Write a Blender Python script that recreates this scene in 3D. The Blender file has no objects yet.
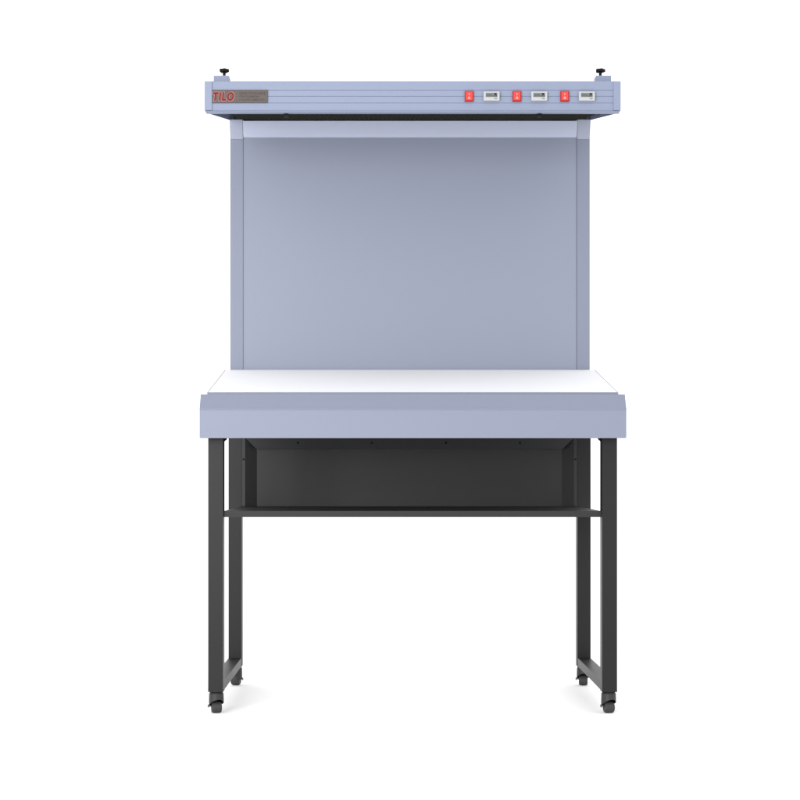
# A pale blue-grey colour viewing booth on a charcoal leg frame with casters, on a white studio floor.
# Metres. x right, y away from the camera, z up. Front of the table fascia is y = 0.
import bpy, bmesh, math, random
from mathutils import Vector, Matrix
random.seed(7)
S = bpy.context.scene
COL = S.collection
R = math.radians

# ------------------------------------------------------------------ materials
def mat(name, base, rough=0.5, metal=0.0, bump=0.0, bscale=900.0, var=0.0, vscale=3.0, spec=0.5, coat=0.0,
        stretch=None):
    m = bpy.data.materials.new(name); m.use_nodes = True
    nt = m.node_tree; N = nt.nodes; L = nt.links
    b = N['Principled BSDF']
    b.inputs['Base Color'].default_value = (*base, 1)
    b.inputs['Roughness'].default_value = rough
    b.inputs['Metallic'].default_value = metal
    b.inputs['Specular IOR Level'].default_value = spec
    b.inputs['Coat Weight'].default_value = coat
    tc = N.new('ShaderNodeTexCoord')
    src = tc.outputs['Object']
    if stretch:
        mp = N.new('ShaderNodeMapping'); mp.inputs['Scale'].default_value = stretch
        L.new(src, mp.inputs['Vector']); src = mp.outputs['Vector']
    if var > 0:
        n = N.new('ShaderNodeTexNoise'); n.inputs['Scale'].default_value = vscale; n.inputs['Detail'].default_value = 6
        L.new(src, n.inputs['Vector'])
        r = N.new('ShaderNodeValToRGB')
        r.color_ramp.elements[0].position = 0.3; r.color_ramp.elements[1].position = 0.7
        r.color_ramp.elements[0].color = (*[c * (1 - var) for c in base], 1)
        r.color_ramp.elements[1].color = (*[min(1, c * (1 + var)) for c in base], 1)
        L.new(n.outputs['Fac'], r.inputs['Fac']); L.new(r.outputs['Color'], b.inputs['Base Color'])
        r2 = N.new('ShaderNodeMapRange'); r2.inputs['To Min'].default_value = rough - 0.04
        r2.inputs['To Max'].default_value = rough + 0.05
        L.new(n.outputs['Fac'], r2.inputs['Value']); L.new(r2.outputs['Result'], b.inputs['Roughness'])
    if bump > 0:
        n = N.new('ShaderNodeTexNoise'); n.inputs['Scale'].default_value = bscale; n.inputs['Detail'].default_value = 2
        L.new(src, n.inputs['Vector'])
        bp = N.new('ShaderNodeBump'); bp.inputs['Strength'].default_value = bump
        bp.inputs['Distance'].default_value = 0.0004
        L.new(n.outputs['Fac'], bp.inputs['Height']); L.new(bp.outputs['Normal'], b.inputs['Normal'])
    return m

M = {
    'hood':   mat('hood_enamel', (0.168, 0.194, 0.272), 0.47, spec=0.35, bump=0.10, bscale=700, var=0.012, vscale=2.5),
    'paint':  mat('blue_grey_powder_coat', (0.158, 0.174, 0.232), 0.48, spec=0.35, bump=0.14, bscale=700, var=0.012, vscale=2.2),
    'panel':  mat('viewing_panel_coat', (0.178, 0.198, 0.259), 0.48, spec=0.35, bump=0.12, bscale=700, var=0.012, vscale=1.7),
    'brack':  mat('bracket_paint_bounce_lit', (0.236, 0.254, 0.326), 0.45, bump=0.10, bscale=700, spec=0.35),  # booth paint made paler: bounce light on the upright heads put into the colour
    'edge':   mat('pale_edge_strip', (0.42, 0.43, 0.47), 0.5, spec=0.3),
    'head':   mat('header_paint_bounce_lit', (0.318, 0.345, 0.444), 0.45, bump=0.10, bscale=700, var=0.012, vscale=2.5, spec=0.35),  # booth paint made paler still: light bounced up onto the header is painted in
    'pan':    mat('charcoal_sheet', (0.0205, 0.0205, 0.0210), 0.45, spec=0.24, bump=0.20, bscale=800, var=0.08, vscale=5),
    'shelf':  mat('satin_charcoal', (0.0165, 0.0168, 0.0172), 0.50, spec=0.22, bump=0.20, bscale=800, var=0.08, vscale=5),
    'white':  mat('white_laminate', (0.745, 0.748, 0.768), 0.70, spec=0.12, bump=0.04, bscale=500, var=0.006),
    'char':   mat('charcoal_powder_coat', (0.0098, 0.0098, 0.0102), 0.42, spec=0.20, bump=0.20, bscale=800, var=0.08, vscale=5),
    'louv': mat('dark_louvre', (0.022, 0.021, 0.017), 0.7, spec=0.15),  # the louvre grid's own dark grey-brown
    'black':  mat('black_plastic', (0.003, 0.003, 0.003), 0.5, spec=0.12),
    'cast':   mat('caster_plastic', (0.022, 0.022, 0.023), 0.45, spec=0.3, bump=0.1, var=0.05),
    'rubber': mat('caster_tyre', (0.032, 0.032, 0.033), 0.6, spec=0.25, bump=0.1, var=0.08, vscale=60),
    'steel':  mat('brushed_steel', (0.080, 0.067, 0.062), 0.38, metal=1.0, bump=0.25, bscale=260, stretch=(1, 60, 60), var=0.12, vscale=22),
    'bolt':   mat('zinc_bolt', (0.13, 0.13, 0.13), 0.35, metal=1.0),
    'red':    mat('red_rocker', (0.50, 0.034, 0.028), 0.3, spec=0.4),
    'redd':   mat('red_bezel', (0.27, 0.012, 0.012), 0.4, spec=0.25),
    'logo':   mat('red_lettering', (0.15, 0.005, 0.007), 0.45, spec=0.15),
    'halo':   mat('pale_letter_outline', (0.30, 0.22, 0.20), 0.45),
    'etch':   mat('etched_marks', (0.020, 0.018, 0.018), 0.6),
    'mark':   mat('white_marking', (0.45, 0.33, 0.32), 0.5),
    'case':   mat('meter_case', (0.33, 0.33, 0.34), 0.4, spec=0.3),
    'lcd':    mat('grey_lcd', (0.10, 0.118, 0.118), 0.28),
    'floor':  mat('white_studio_floor', (0.97, 0.97, 0.97), 0.9, spec=0.1),
}

# ------------------------------------------------------------------ mesh helpers
def link(name, bm, m, parent, bevel=0.0, seg=2, smooth=False, mats=None):
    """links the bmesh (world coordinates) as one object whose origin is its own centre"""
    if bevel > 0:
        es = [e for e in bm.edges if len(e.link_faces) == 2 and e.calc_face_angle(0) > R(12)]
        bmesh.ops.bevel(bm, geom=es, offset=bevel, segments=seg, profile=0.6, affect='EDGES', clamp_overlap=True)
    bmesh.ops.recalc_face_normals(bm, faces=bm.faces)
    lo = Vector([min(v.co[i] for v in bm.verts) for i in range(3)])
    hi = Vector([max(v.co[i] for v in bm.verts) for i in range(3)])
    c = (lo + hi) / 2
    bmesh.ops.translate(bm, vec=-c, verts=bm.verts)
    me = bpy.data.meshes.new(name); bm.to_mesh(me); bm.free()
    for x in (mats or [m]): me.materials.append(x)
    if smooth or bevel > 0:
        for p in me.polygons: p.use_smooth = True
        me.set_sharp_from_angle(angle=R(35))
    o = bpy.data.objects.new(name, me); COL.objects.link(o)
    if bevel > 0:
        wn = o.modifiers.new('weighted_normals', 'WEIGHTED_NORMAL'); wn.keep_sharp = True; wn.weight = 100
    if parent:
        w = Vector((0, 0, 0)); p = parent
        while p: w += p.location; p = p.parent
        o.parent = parent; o.location = c - w
    else:
        o.location = c
    return o

def box(bm, x0, x1, y0, y1, z0, z1, mi=0):
    vs = [bm.verts.new((x, y, z)) for z in (z0, z1) for y in (y0, y1) for x in (x0, x1)]
    for f in ((0, 1, 3, 2), (4, 6, 7, 5), (0, 4, 5, 1), (2, 3, 7, 6), (0, 2, 6, 4), (1, 5, 7, 3)):
        bm.faces.new([vs[i] for i in f]).material_index = mi
    return vs

def prism(bm, prof, x0, x1):
    """closed (y, z) outline swept along x"""
    a = [bm.verts.new((x0, y, z)) for y, z in prof]; b = [bm.verts.new((x1, y, z)) for y, z in prof]
    n = len(prof)
    bm.faces.new(a); bm.faces.new(b[::-1])
    for i in range(n): bm.faces.new((a[i], b[i], b[(i + 1) % n], a[(i + 1) % n]))

def lathe(bm, prof, c, n=40, axis='z', mi=0):
    """(r, h) outline turned round an axis through c; closed by end discs"""
    rings = []
    for r, h in prof:
        ring = []
        for k in range(n):
            t = 2 * math.pi * k / n
            p = (r * math.cos(t), r * math.sin(t), h) if axis == 'z' else (h, r * math.cos(t), r * math.sin(t)) if axis == 'x' \
                else (r * math.cos(t), h, r * math.sin(t))
            ring.append(bm.verts.new(Vector(c) + Vector(p)))
        rings.append(ring)
    for a, b in zip(rings, rings[1:]):
        for k in range(n):
            bm.faces.new((a[k], a[(k + 1) % n], b[(k + 1) % n], b[k])).material_index = mi
    bm.faces.new(rings[0]).material_index = mi; bm.faces.new(rings[-1]).material_index = mi

def dup(o, delta, parent=None):
    """copy of a part with its own sub-parts, moved by delta"""
    c = o.copy(); COL.objects.link(c); c.parent = parent or o.parent; c.location = o.location + Vector(delta)
    for ch in list(o.children):
        d = ch.copy(); COL.objects.link(d); d.parent = c
    return c

NB = bmesh.new

# ------------------------------------------------------------------ setting
bm = NB(); box(bm, -60, 60, -30, 90, -0.05, 0.0)
fl = link('floor', bm, M['floor'], None); fl['kind'] = 'structure'

# ------------------------------------------------------------------ the booth
booth = bpy.data.objects.new('viewing_booth', None); COL.objects.link(booth)
booth.location = (0, 0.38, 0); booth.empty_display_size = 0.2
booth['label'] = 'pale blue-grey light booth with white table on charcoal legs with casters'
booth['category'] = 'light booth'

# --- legs (front pair and rear pair), tube 44 mm
def leg(sx, y0, ztop0, ztop1):
    b = NB(); xa, xb = sorted((sx * 0.5625, sx * 0.607))
    prism(b, [(y0, 0.0654), (y0 + 0.0445, 0.0654), (y0 + 0.0445, ztop1), (y0, ztop0)], xa, xb)
    return link('leg', b, M['char'], booth, 0.002, 2)
def under(y): return 0.8235 + (y - 0.04) * 0.142          # underside of the table tray
for sx in (-1, 1):
    leg(sx, 0.06, under(0.06) + 0.003, under(0.1045) + 0.003)
    leg(sx, 0.667, under(0.667) + 0.003, under(0.7115) + 0.003)
    b = NB(); xa, xb = sorted((sx * 0.5635, sx * 0.606))
    box(b, xa, xb, 0.1045, 0.667, 0.0665, 0.0945)
    link('side_rail', b, M['char'], booth, 0.002, 2)
    b = NB()                                                # corner bracket behind each front leg
    a = [(sx * 0.5620, 0.829), (sx * 0.5620, 0.808), (sx * 0.553, 0.816), (sx * 0.552, 0.829)]
    p = [b.verts.new((x, 0.080, z)) for x, z in a]; q = [b.verts.new((x, 0.086, z)) for x, z in a]
    b.faces.new(p); b.faces.new(q[::-1])
    for i in range(4): b.faces.new((p[i], q[i], q[(i + 1) % 4], p[(i + 1) % 4]))
    link('corner_bracket', b, M['black'], booth)

# --- shelf: folded sheet tray between the legs
b = NB()
prism(b, [(0.070, 0.584), (0.070, 0.6025), (0.664, 0.6025), (0.664, 0.584), (0.652, 0.584), (0.652, 0.5985),
          (0.082, 0.5985), (0.082, 0.584)], -0.562, 0.562)
link('shelf', b, M['shelf'], booth, 0.0012, 2)

# --- rear panel below the table: a pan with sloping sides
b = NB()
def ring(hx, y, z0, z1): return [b.verts.new(p) for p in ((-hx, y, z0), (hx, y, z0), (hx, y, z1), (-hx, y, z1))]
r0 = ring(0.5618, 0.668, 0.586, 0.9055); r1 = ring(0.5515, 0.668, 0.590, 0.8325)
r2 = ring(0.514, 0.698, 0.5905, 0.795)
r15 = ring(0.514, 0.698, 0.5905, 0.795)
for q in r15[2:]: q.co.y = 0.676; r3 = ring(0.5618, 0.7105, 0.586, 0.9055)
for A, Bq in ((r0, r1), (r1, r2), (r3, r0)):
    for i in range(4):
        if A is r1 and i == 2: continue
        b.faces.new((A[i], A[(i + 1) % 4], Bq[(i + 1) % 4], Bq[i]))
b.faces.new((r1[2], r1[3], r15[3], r15[2])); b.faces.new((r15[2], r15[3], r2[3], r2[2]))
b.faces.new((r1[2], r15[2], r2[2])); b.faces.new((r1[3], r15[3], r2[3]))
bmesh.ops.delete(b, geom=[q for q in b.verts if not q.link_faces], context='VERTS')
b.faces.new(r2); b.faces.new(r3[::-1])
pan = link('rear_panel', b, M['pan'], booth)
def screw(x, y, z, parent):
    s = NB(); lathe(s, [(0.0034, 0.0), (0.0036, -0.0012), (0.0022, -0.0022)], (x, y, z), 14, 'y')
    return link('screw', s, M['black'], parent, smooth=True)
for x in (-0.375, -0.1265, 0.122, 0.3705): screw(x, 0.6722, 0.8155, pan)
for x in (-0.5565, 0.5565): screw(x, 0.668, 0.760, pan)

# --- table tray, fascia, trim and white top
b = NB()
prism(b, [(0.041, under(0.041)), (0.041, 0.9395), (0.560, 1.0405), (0.600, 1.036), (0.716, 1.030), (0.716, under(0.716))], -0.6045, 0.6045)
link('table_tray', b, M['paint'], booth, 0.002, 2)
b = NB()
prism(b, [(0.0, 0.818), (0.0, 0.8995), (-0.0014, 0.9010), (-0.0014, 0.9030), (0.0018, 0.9062), (0.030, 0.9478), (0.040, 0.9478), (0.040, 0.818)], -0.6255, 0.6255)
link('table_fascia', b, M['paint'], booth, 0.0006, 2)
b = NB()
prism(b, [(0.0405, 0.9475), (0.0405, 0.9536), (0.0450, 0.9544), (0.0450, 0.9475)], -0.606, 0.606)
link('edge_trim', b, M['paint'], booth, 0.0008, 1)
b = NB()
prism(b, [(0.0455, 0.9420), (0.0455, 0.9536), (0.5650, 1.0535), (0.5650, 1.0420)], -0.606, 0.606)
link('tabletop', b, M['white'], booth, 0.0012, 2)
for sx in (-1, 1):
    b = NB(); xa, xb = sorted((sx * 0.6063, sx * 0.6090))
    prism(b, [(0.0410, 0.9420), (0.0410, 0.9535), (0.0455, 0.9542), (0.5655, 1.0542), (0.5655, 1.0420)], xa, xb)
    link('side_trim', b, M['edge'], booth, 0.0004, 1)

# --- uprights leaning forward at their heads, back panel, header
for sx in (-1, 1):
    b = NB(); xa, xb = sorted((sx * 0.5496, sx * 0.5915))
    prism(b, [(0.5700, 1.020), (0.5700, 1.8122), (0.6500, 1.8122), (0.6500, 1.020)], xa, xb)
    link('upright', b, M['paint'], booth, 0.0010, 2)
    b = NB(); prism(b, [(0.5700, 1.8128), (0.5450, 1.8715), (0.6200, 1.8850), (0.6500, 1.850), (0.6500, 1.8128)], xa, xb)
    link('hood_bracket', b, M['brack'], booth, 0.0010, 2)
b = NB(); box(b, -0.5488, 0.5488, 0.5728, 0.592, 1.045, 1.828)
link('back_panel', b, M['panel'], booth, 0.0012, 2)
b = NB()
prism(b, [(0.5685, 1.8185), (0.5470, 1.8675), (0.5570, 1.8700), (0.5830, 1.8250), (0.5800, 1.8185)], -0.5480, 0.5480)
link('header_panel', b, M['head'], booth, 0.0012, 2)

# --- hood
SL = 0.178                                                   # the hood rises towards the back
def hz(y): return (y - 0.055) * SL
b = NB()
# front aluminium profile with three grooves and a bead along its foot
def groove(z, w=0.0011, d=0.0016): return [(0.050, z - w), (0.050 + d, z - w * 0.4), (0.050 + d, z + w * 0.4), (0.050, z + w)]
prof = [(0.052, 1.7817), (0.0475, 1.7822), (0.0450, 1.7834), (0.0446, 1.7846), (0.0500, 1.7896)]
for z in (1.8113, 1.8309, 1.8493): prof += groove(z)
prof += [(0.0500, 1.8735), (0.0512, 1.8758), (0.0540, 1.8765), (0.0640, 1.8770), (0.0640, 1.7817)]
prism(b, prof, -0.6120, 0.6120)
# body behind it: narrower towards the rear, with a recessed underside
y0, y1, h0, h1 = 0.0645, 0.640, 0.6115, 0.5885
v = [b.verts.new(p) for p in (
    (-h0, y0, 1.7825 + hz(y0)), (h0, y0, 1.7825 + hz(y0)), (h1, y1, 1.7825 + hz(y1)), (-h1, y1, 1.7825 + hz(y1)),
    (-h0, y0, 1.8750 + hz(y0)), (h0, y0, 1.8750 + hz(y0)), (h1, y1, 1.8750 + hz(y1)), (-h1, y1, 1.8750 + hz(y1)))]
for f in ((4, 5, 6, 7), (0, 1, 5, 4), (1, 2, 6, 5), (2, 3, 7, 6), (3, 0, 4, 7)): b.faces.new([v[i] for i in f])
bot = b.faces.new([v[i] for i in (0, 3, 2, 1)])
bmesh.ops.inset_region(b, faces=[bot], thickness=0.024, use_even_offset=True)
for q in bot.verts: q.co.z += 0.05
hood = link('hood', b, M['hood'], booth, 0.0006, 1)
# end caps
b = NB(); box(b, 0.5945, 0.6160, 0.0465, 0.090, 1.7893, 1.8745)
cap = link('end_cap', b, M['hood'], hood, 0.0022, 3)
dup(cap, (-1.2105, 0, 0))
# louvre: a dark egg-crate grid in the recess
b = NB()
def sheared(x0, x1, ya, yb, t, za, zb):
    vs = []
    for zz in (za, zb):
        for yy in (ya, yb):
            for xx in (x0, x1): vs.append(b.verts.new((xx, yy, 1.7825 + hz(yy) + zz)))
    for f in ((0, 1, 3, 2), (4, 6, 7, 5), (0, 4, 5, 1), (2, 3, 7, 6), (0, 2, 6, 4), (1, 5, 7, 3)): b.faces.new([vs[i] for i in f])
ya, yb = 0.0895, 0.615
sheared(-0.562, 0.562, ya, yb, 0, 0.034, 0.040)
for k in range(75):
    x = -0.555 + k * 0.015; sheared(x - 0.0005, x + 0.0005, ya, yb, 0, 0.0035, 0.0335)
for k in range(22):
    y = ya + 0.001 + k * (yb - ya - 0.002) / 21; sheared(-0.562, 0.562, y - 0.0005, y + 0.0005, 0, 0.0030, 0.0330)
link('louvre', b, M['louv'], hood)
for x in (-0.3755, 0.377):
    b = NB(); box(b, x - 0.006, x + 0.006, 0.056, 0.082, 1.7735, 1.7860)
    link('latch', b, M['black'], hood, 0.0008, 1)

# --- clamp blocks with star knobs on the hood
for sx in (-1, 1):
    b = NB(); cx = sx * 0.572; ya, yb = 0.098, 0.143
    prism(b, [(ya, 1.8745 + hz(ya)), (ya, 1.9045), (yb, 1.9045), (yb, 1.8745 + hz(yb))], cx - 0.0228, cx + 0.0228)
    blk = link('clamp_block', b, M['hood'], booth, 0.0012, 2)
    b = NB(); kx = cx - sx * 0.0068; n = 60; rings = []
    for (rr, h, lobe) in ((0.0045, 1.9040, 0), (0.0045, 1.9190, 0), (0.0118, 1.9198, 0.12), (0.0134, 1.9212, 0.12),
                          (0.0135, 1.9272, 0.12), (0.0122, 1.9288, 0.12), (0.0060, 1.9294, 0)):
        rings.append([b.verts.new((kx + rr * (1 + lobe * math.cos(5 * t + 0.5)) * math.cos(t), 0.120 + rr * (1 + lobe * math.cos(5 * t + 0.5)) * math.sin(t), h))
                      for t in [2 * math.pi * k / n for k in range(n)]])
    for A, Bq in zip(rings, rings[1:]):
        for k in range(n): b.faces.new((A[k], A[(k + 1) % n], Bq[(k + 1) % n], Bq[k]))
    b.faces.new(rings[0]); b.faces.new(rings[-1])
    link('knob', b, M['black'], blk, smooth=True)

# --- nameplate
FONT = None
def text_mesh(body, size, m, parent, name, cx, cz, y, extr=0.0003, shear=0.0, xs=1.0, offset=0.0, width=None, space=1.28):
    cu = bpy.data.curves.new(name, 'FONT'); cu.body = body; cu.size = size; cu.extrude = extr
    cu.align_x = 'CENTER'; cu.align_y = 'CENTER'; cu.shear = shear; cu.offset = offset; cu.space_character = space
    t = bpy.data.objects.new(name, cu); COL.objects.link(t)
    dg = bpy.context.evaluated_depsgraph_get()
    me = bpy.data.meshes.new_from_object(t.evaluated_get(dg))
    bpy.data.objects.remove(t); bpy.data.curves.remove(cu)
    bb = NB(); bb.from_mesh(me); bpy.data.meshes.remove(me)
    xsz = [q.co.x for q in bb.verts]; ysz = [q.co.y for q in bb.verts]
    mx, my = (min(xsz) + max(xsz)) / 2, (min(ysz) + max(ysz)) / 2
    sxx = xs if width is None else width / (max(xsz) - min(xsz))
    for q in bb.verts:
        X, Y, Z = q.co
        q.co = Vector((cx + (X - mx) * sxx, y - Z, cz + (Y - my)))
    return link(name, bb, m, parent)
PX0, PX1, PZ0, PZ1, PY = -0.5925, -0.4290, 1.8115, 1.8490, 0.0466
b = NB(); box(b, PX0, PX1, PY, 0.0497, PZ0, PZ1)
plate = link('nameplate', b, M['steel'], booth, 0.0008, 2)
zc = (PZ0 + PZ1) / 2 - 0.0008
text_mesh('TILO', 0.0330, M['halo'], plate, 'letter_outline', -0.5600, zc, PY - 0.00005, extr=0.00018, shear=0.16, width=0.0655, offset=0.0026)
text_mesh('TILO', 0.0325, M['logo'], plate, 'lettering', -0.5600, zc, PY - 0.00045, extr=0.00035, shear=0.16, width=0.0630, offset=0.0017)
b = NB()                                                    # three rows of tiny characters, too small to read
for row, (z, x1, h) in enumerate(((1.8396, -0.4350, 0.0066), (1.8300, -0.4560, 0.0060), (1.8203, -0.4420, 0.0056))):
    x = -0.5130
    while x < x1:
        w = random.uniform(0.0028, 0.0044)
        yy = PY - 0.0003
        for _ in range(3):
            if random.random() < 0.5:
                zz = z + random.uniform(-h / 2, h / 2 - 0.0009); box(b, x, x + w, yy - 0.0001 * random.random(), PY + 0.0002, zz, zz + 0.0012)
            else:
                xx = x + random.uniform(0, w - 0.0008); box(b, xx, xx + 0.0013, yy - 0.0001 * random.random(), PY + 0.0002, z - h / 2, z + h / 2 - random.uniform(0, h * 0.3))
        x += w + random.choice((0.0010, 0.0012, 0.0032))
link('small_print', b, M['etch'], plate)

# --- three rocker switches and three meters
def z_at(py): return 0.7243 + (470 - py) * 0.002962
def x_at(px): return (px - 386) * 0.002959 - 0.079
def rocker(px):
    x0, x1, z0, z1 = x_at(px), x_at(px + 8.8), z_at(102.0), z_at(91.4)
    b = NB(); box(b, x0, x1, 0.0445, 0.0520, z0, z1)
    s = link('rocker_switch', b, M['redd'], booth, 0.0012, 2)
    b = NB(); xm0, xm1, zm = x0 + 0.0030, x1 - 0.0030, (z0 + z1) / 2
    prism(b, [(0.0446, z0 + 0.0030), (0.0405, z0 + 0.0030), (0.0432, zm), (0.0420, z1 - 0.0030), (0.0446, z1 - 0.0030)], xm0, xm1)
    link('rocker', b, M['red'], s, 0.0006, 2)
    xc = (x0 + x1) / 2
    b = NB(); box(b, xc - 0.0008, xc + 0.0008, 0.0412, 0.0435, zm + 0.0028, zm + 0.0085)
    n = 20; ro, ri = 0.0034, 0.0020; zc = zm - 0.0058; yf = 0.0408
    A = [b.verts.new((xc + ro * math.cos(2 * math.pi * k / n), yf, zc + ro * math.sin(2 * math.pi * k / n))) for k in range(n)]
    I = [b.verts.new((xc + ri * math.cos(2 * math.pi * k / n), yf, zc + ri * math.sin(2 * math.pi * k / n))) for k in range(n)]
    A2 = [b.verts.new(q.co + Vector((0, 0.0022, 0))) for q in A]; I2 = [b.verts.new(q.co + Vector((0, 0.0022, 0))) for q in I]
    for k in range(n):
        j = (k + 1) % n
        b.faces.new((A[k], A[j], I[j], I[k])); b.faces.new((A[k], A2[k], A2[j], A[j])); b.faces.new((I[k], I[j], I2[j], I2[k]))
        b.faces.new((A2[k], I2[k], I2[j], A2[j]))
    link('switch_marking', b, M['mark'], s)
    return s
def meter(px):
    x0, x1, z0, z1 = x_at(px), x_at(px + 15.8), z_at(101.4), z_at(92.4)
    b = NB(); w = 0.0045
    box(b, x0, x1, 0.0400, 0.0520, z0, z1)
    s = link('meter', b, M['case'], booth, 0.0010, 2)
    b = NB(); box(b, x0 + 0.0060, x1 - 0.0065, 0.0394, 0.0405, z0 + 0.0105, z1 - 0.0040)
    link('screen', b, M['lcd'], s)
    b = NB(); box(b, x0 + 0.0072, x0 + 0.0260, 0.0391, 0.0396, z0 + 0.0125, z1 - 0.0075)   # counter digits
    link('counter_window', b, mat_dig, s)
    b = NB()                                                 # dark pointer symbol and the maker's small mark below
    zs = z1 - 0.0050; xr = x1 - 0.0092
    for pts in (((-0.0075, 0), (0, 0), (-0.0035, -0.0048)), ((-0.0020, 0), (0, 0), (0, -0.0100), (-0.0020, -0.0100)),
                ((-0.0090, -0.0100), (-0.0066, -0.0100), (-0.0030, -0.0030), (-0.0048, -0.0030))):
        f = [b.verts.new((xr + dx, 0.0388, zs + dz)) for dx, dz in pts]; g = [b.verts.new(q.co + Vector((0, 0.0007, 0))) for q in f]
        b.faces.new(f); b.faces.new(g[::-1])
        for i in range(len(f)): b.faces.new((f[i], g[i], g[(i + 1) % len(f)], f[(i + 1) % len(f)]))
    box(b, x1 - 0.0150, x1 - 0.0070, 0.0395, 0.0402, z0 + 0.0050, z0 + 0.0066)
    link('symbol', b, M['black'], s)
    return s
mat_dig = mat('counter_digits', (0.06, 0.075, 0.075), 0.3)
sw = rocker(464.7); me_ = meter(483.6)
for k in (1, 2):
    dup(sw, (k * 47.8 * 0.002959, 0, 0)); dup(me_, (k * 47.6 * 0.002959, 0, 0))

# --- casters: hooded swivel housing, wheel and axle bolt
def caster(cx, cy, rot):
    """local wheel axis along x, trailing towards +y, turned by rot about z"""
    T = Matrix.Translation((cx, cy, 0)) @ Matrix.Rotation(rot, 4, 'Z')
    b = NB(); n = 48
    # top plate and stem
    lathe(b, [(0.0195, 0.0600), (0.0200, 0.0618), (0.0150, 0.0630), (0.0150, 0.0662)], (0, 0, 0), n)
    # hood: closed top, lower rim cut on a slant so that it is higher at the front
    def rim(t): return 0.0190 + 0.0225 * (0.5 - 0.5 * math.sin(t)) ** 1.6 + 0.003 * math.cos(t)
    outer = [[], [], [], []]; inner = [[], []]
    for k in range(n):
        t = 2 * math.pi * k / n; c, s_ = math.cos(t), math.sin(t)
        outer[0].append(b.verts.new((0.0190 * c, 0.0190 * s_, 0.0605)))
        outer[1].append(b.verts.new((0.0216 * c, 0.0216 * s_, 0.0585)))
        outer[2].append(b.verts.new((0.0222 * c, 0.0222 * s_, 0.0420)))
        outer[3].append(b.verts.new((0.0222 * c, 0.0222 * s_, rim(t))))
        inner[0].append(b.verts.new((0.0198 * c, 0.0198 * s_, rim(t))))
        inner[1].append(b.verts.new((0.0195 * c, 0.0195 * s_, 0.0545)))
    ch = outer + inner
    for i, (A, Bq) in enumerate(zip(ch, ch[1:])):
        for k in range(n): b.faces.new((A[k], A[(k + 1) % n], Bq[(k + 1) % n], Bq[k])).material_index = 1 if i >= 4 else 0
    b.faces.new(outer[0]); b.faces.new(inner[1]).material_index = 1
    bmesh.ops.transform(b, matrix=T, verts=b.verts)
    o = link('caster', b, M['cast'], booth, smooth=True, mats=[M['cast'], M['black']])
    b = NB()                                                # wheel
    lathe(b, [(0.0060, -0.0135), (0.0130, -0.0148), (0.0158, -0.0125), (0.0168, -0.0070), (0.0170, 0.0), (0.0168, 0.0070),
              (0.0158, 0.0125), (0.0130, 0.0148), (0.0060, 0.0135)], (0, -0.002, 0.0170), 48, 'x')
    bmesh.ops.transform(b, matrix=T, verts=b.verts)
    link('wheel', b, M['rubber'], o, smooth=True)
    b = NB()                                                # axle bolt with its nut, and the brake tab
    lathe(b, [(0.0022, -0.0262), (0.0045, -0.0256), (0.0045, -0.0228), (0.0024, -0.0225), (0.0024, 0.0150)], (0, -0.002, 0.0215), 12, 'x')
    bmesh.ops.transform(b, matrix=T, verts=b.verts)
    link('axle_bolt', b, M['bolt'], o)
    b = NB(); box(b, -0.0045, 0.0045, 0.0145, 0.0175, 0.020, 0.050)
    bmesh.ops.transform(b, matrix=T, verts=b.verts)
    link('fork', b, M['cast'], o)
caster(-0.5850, 0.084, R(14)); caster(0.5850, 0.084, R(10))
caster(-0.5850, 0.690, R(168)); caster(0.5850, 0.690, R(-8))

# ------------------------------------------------------------------ light, world, camera
w = bpy.data.worlds.new('World'); S.world = w; w.use_nodes = True
w.node_tree.nodes['Background'].inputs['Color'].default_value = (1, 1, 1, 1)
w.node_tree.nodes['Background'].inputs['Strength'].default_value = 1.54
def area(name, loc, target, size, power, col=(1, 1, 1)):
    l = bpy.data.lights.new(name, 'AREA'); l.shape = 'RECTANGLE'; l.size, l.size_y = size; l.energy = power; l.color = col
    o = bpy.data.objects.new(name, l); COL.objects.link(o); o.location = loc
    o.rotation_euler = (Vector(target) - Vector(loc)).to_track_quat('-Z', 'Y').to_euler()
area('softbox_key', (-2.3, -5.2, 1.6), (0, 0.3, 1.0), (2.2, 1.8), 150)
area('added_fill_low_left', (-2.9, -5.0, 0.9), (0, 0.5, 1.4), (1.3, 1.0), 85)  # added fill, brightens the header and upright heads from below
area('added_fill_low_right', (3.0, -4.8, 0.9), (0, 0.5, 1.4), (1.3, 1.0), 12)  # weak added fill opposite the low left one

cam = bpy.data.cameras.new('camera'); co = bpy.data.objects.new('camera', cam); COL.objects.link(co)
co.location = (-0.079, -4.638, 0.7243); co.rotation_euler = (R(90), 0, 0)
cam.sensor_width = 36; cam.lens = 71.235; cam.shift_x = 0.0175; cam.shift_y = 0.0875
cam.clip_start = 0.05; cam.clip_end = 500
S.camera = co
S.render.resolution_x = S.render.resolution_y = 1024
S.view_settings.view_transform = 'Standard'; S.view_settings.look = 'None'
S.view_settings.exposure = 0; S.view_settings.gamma = 1
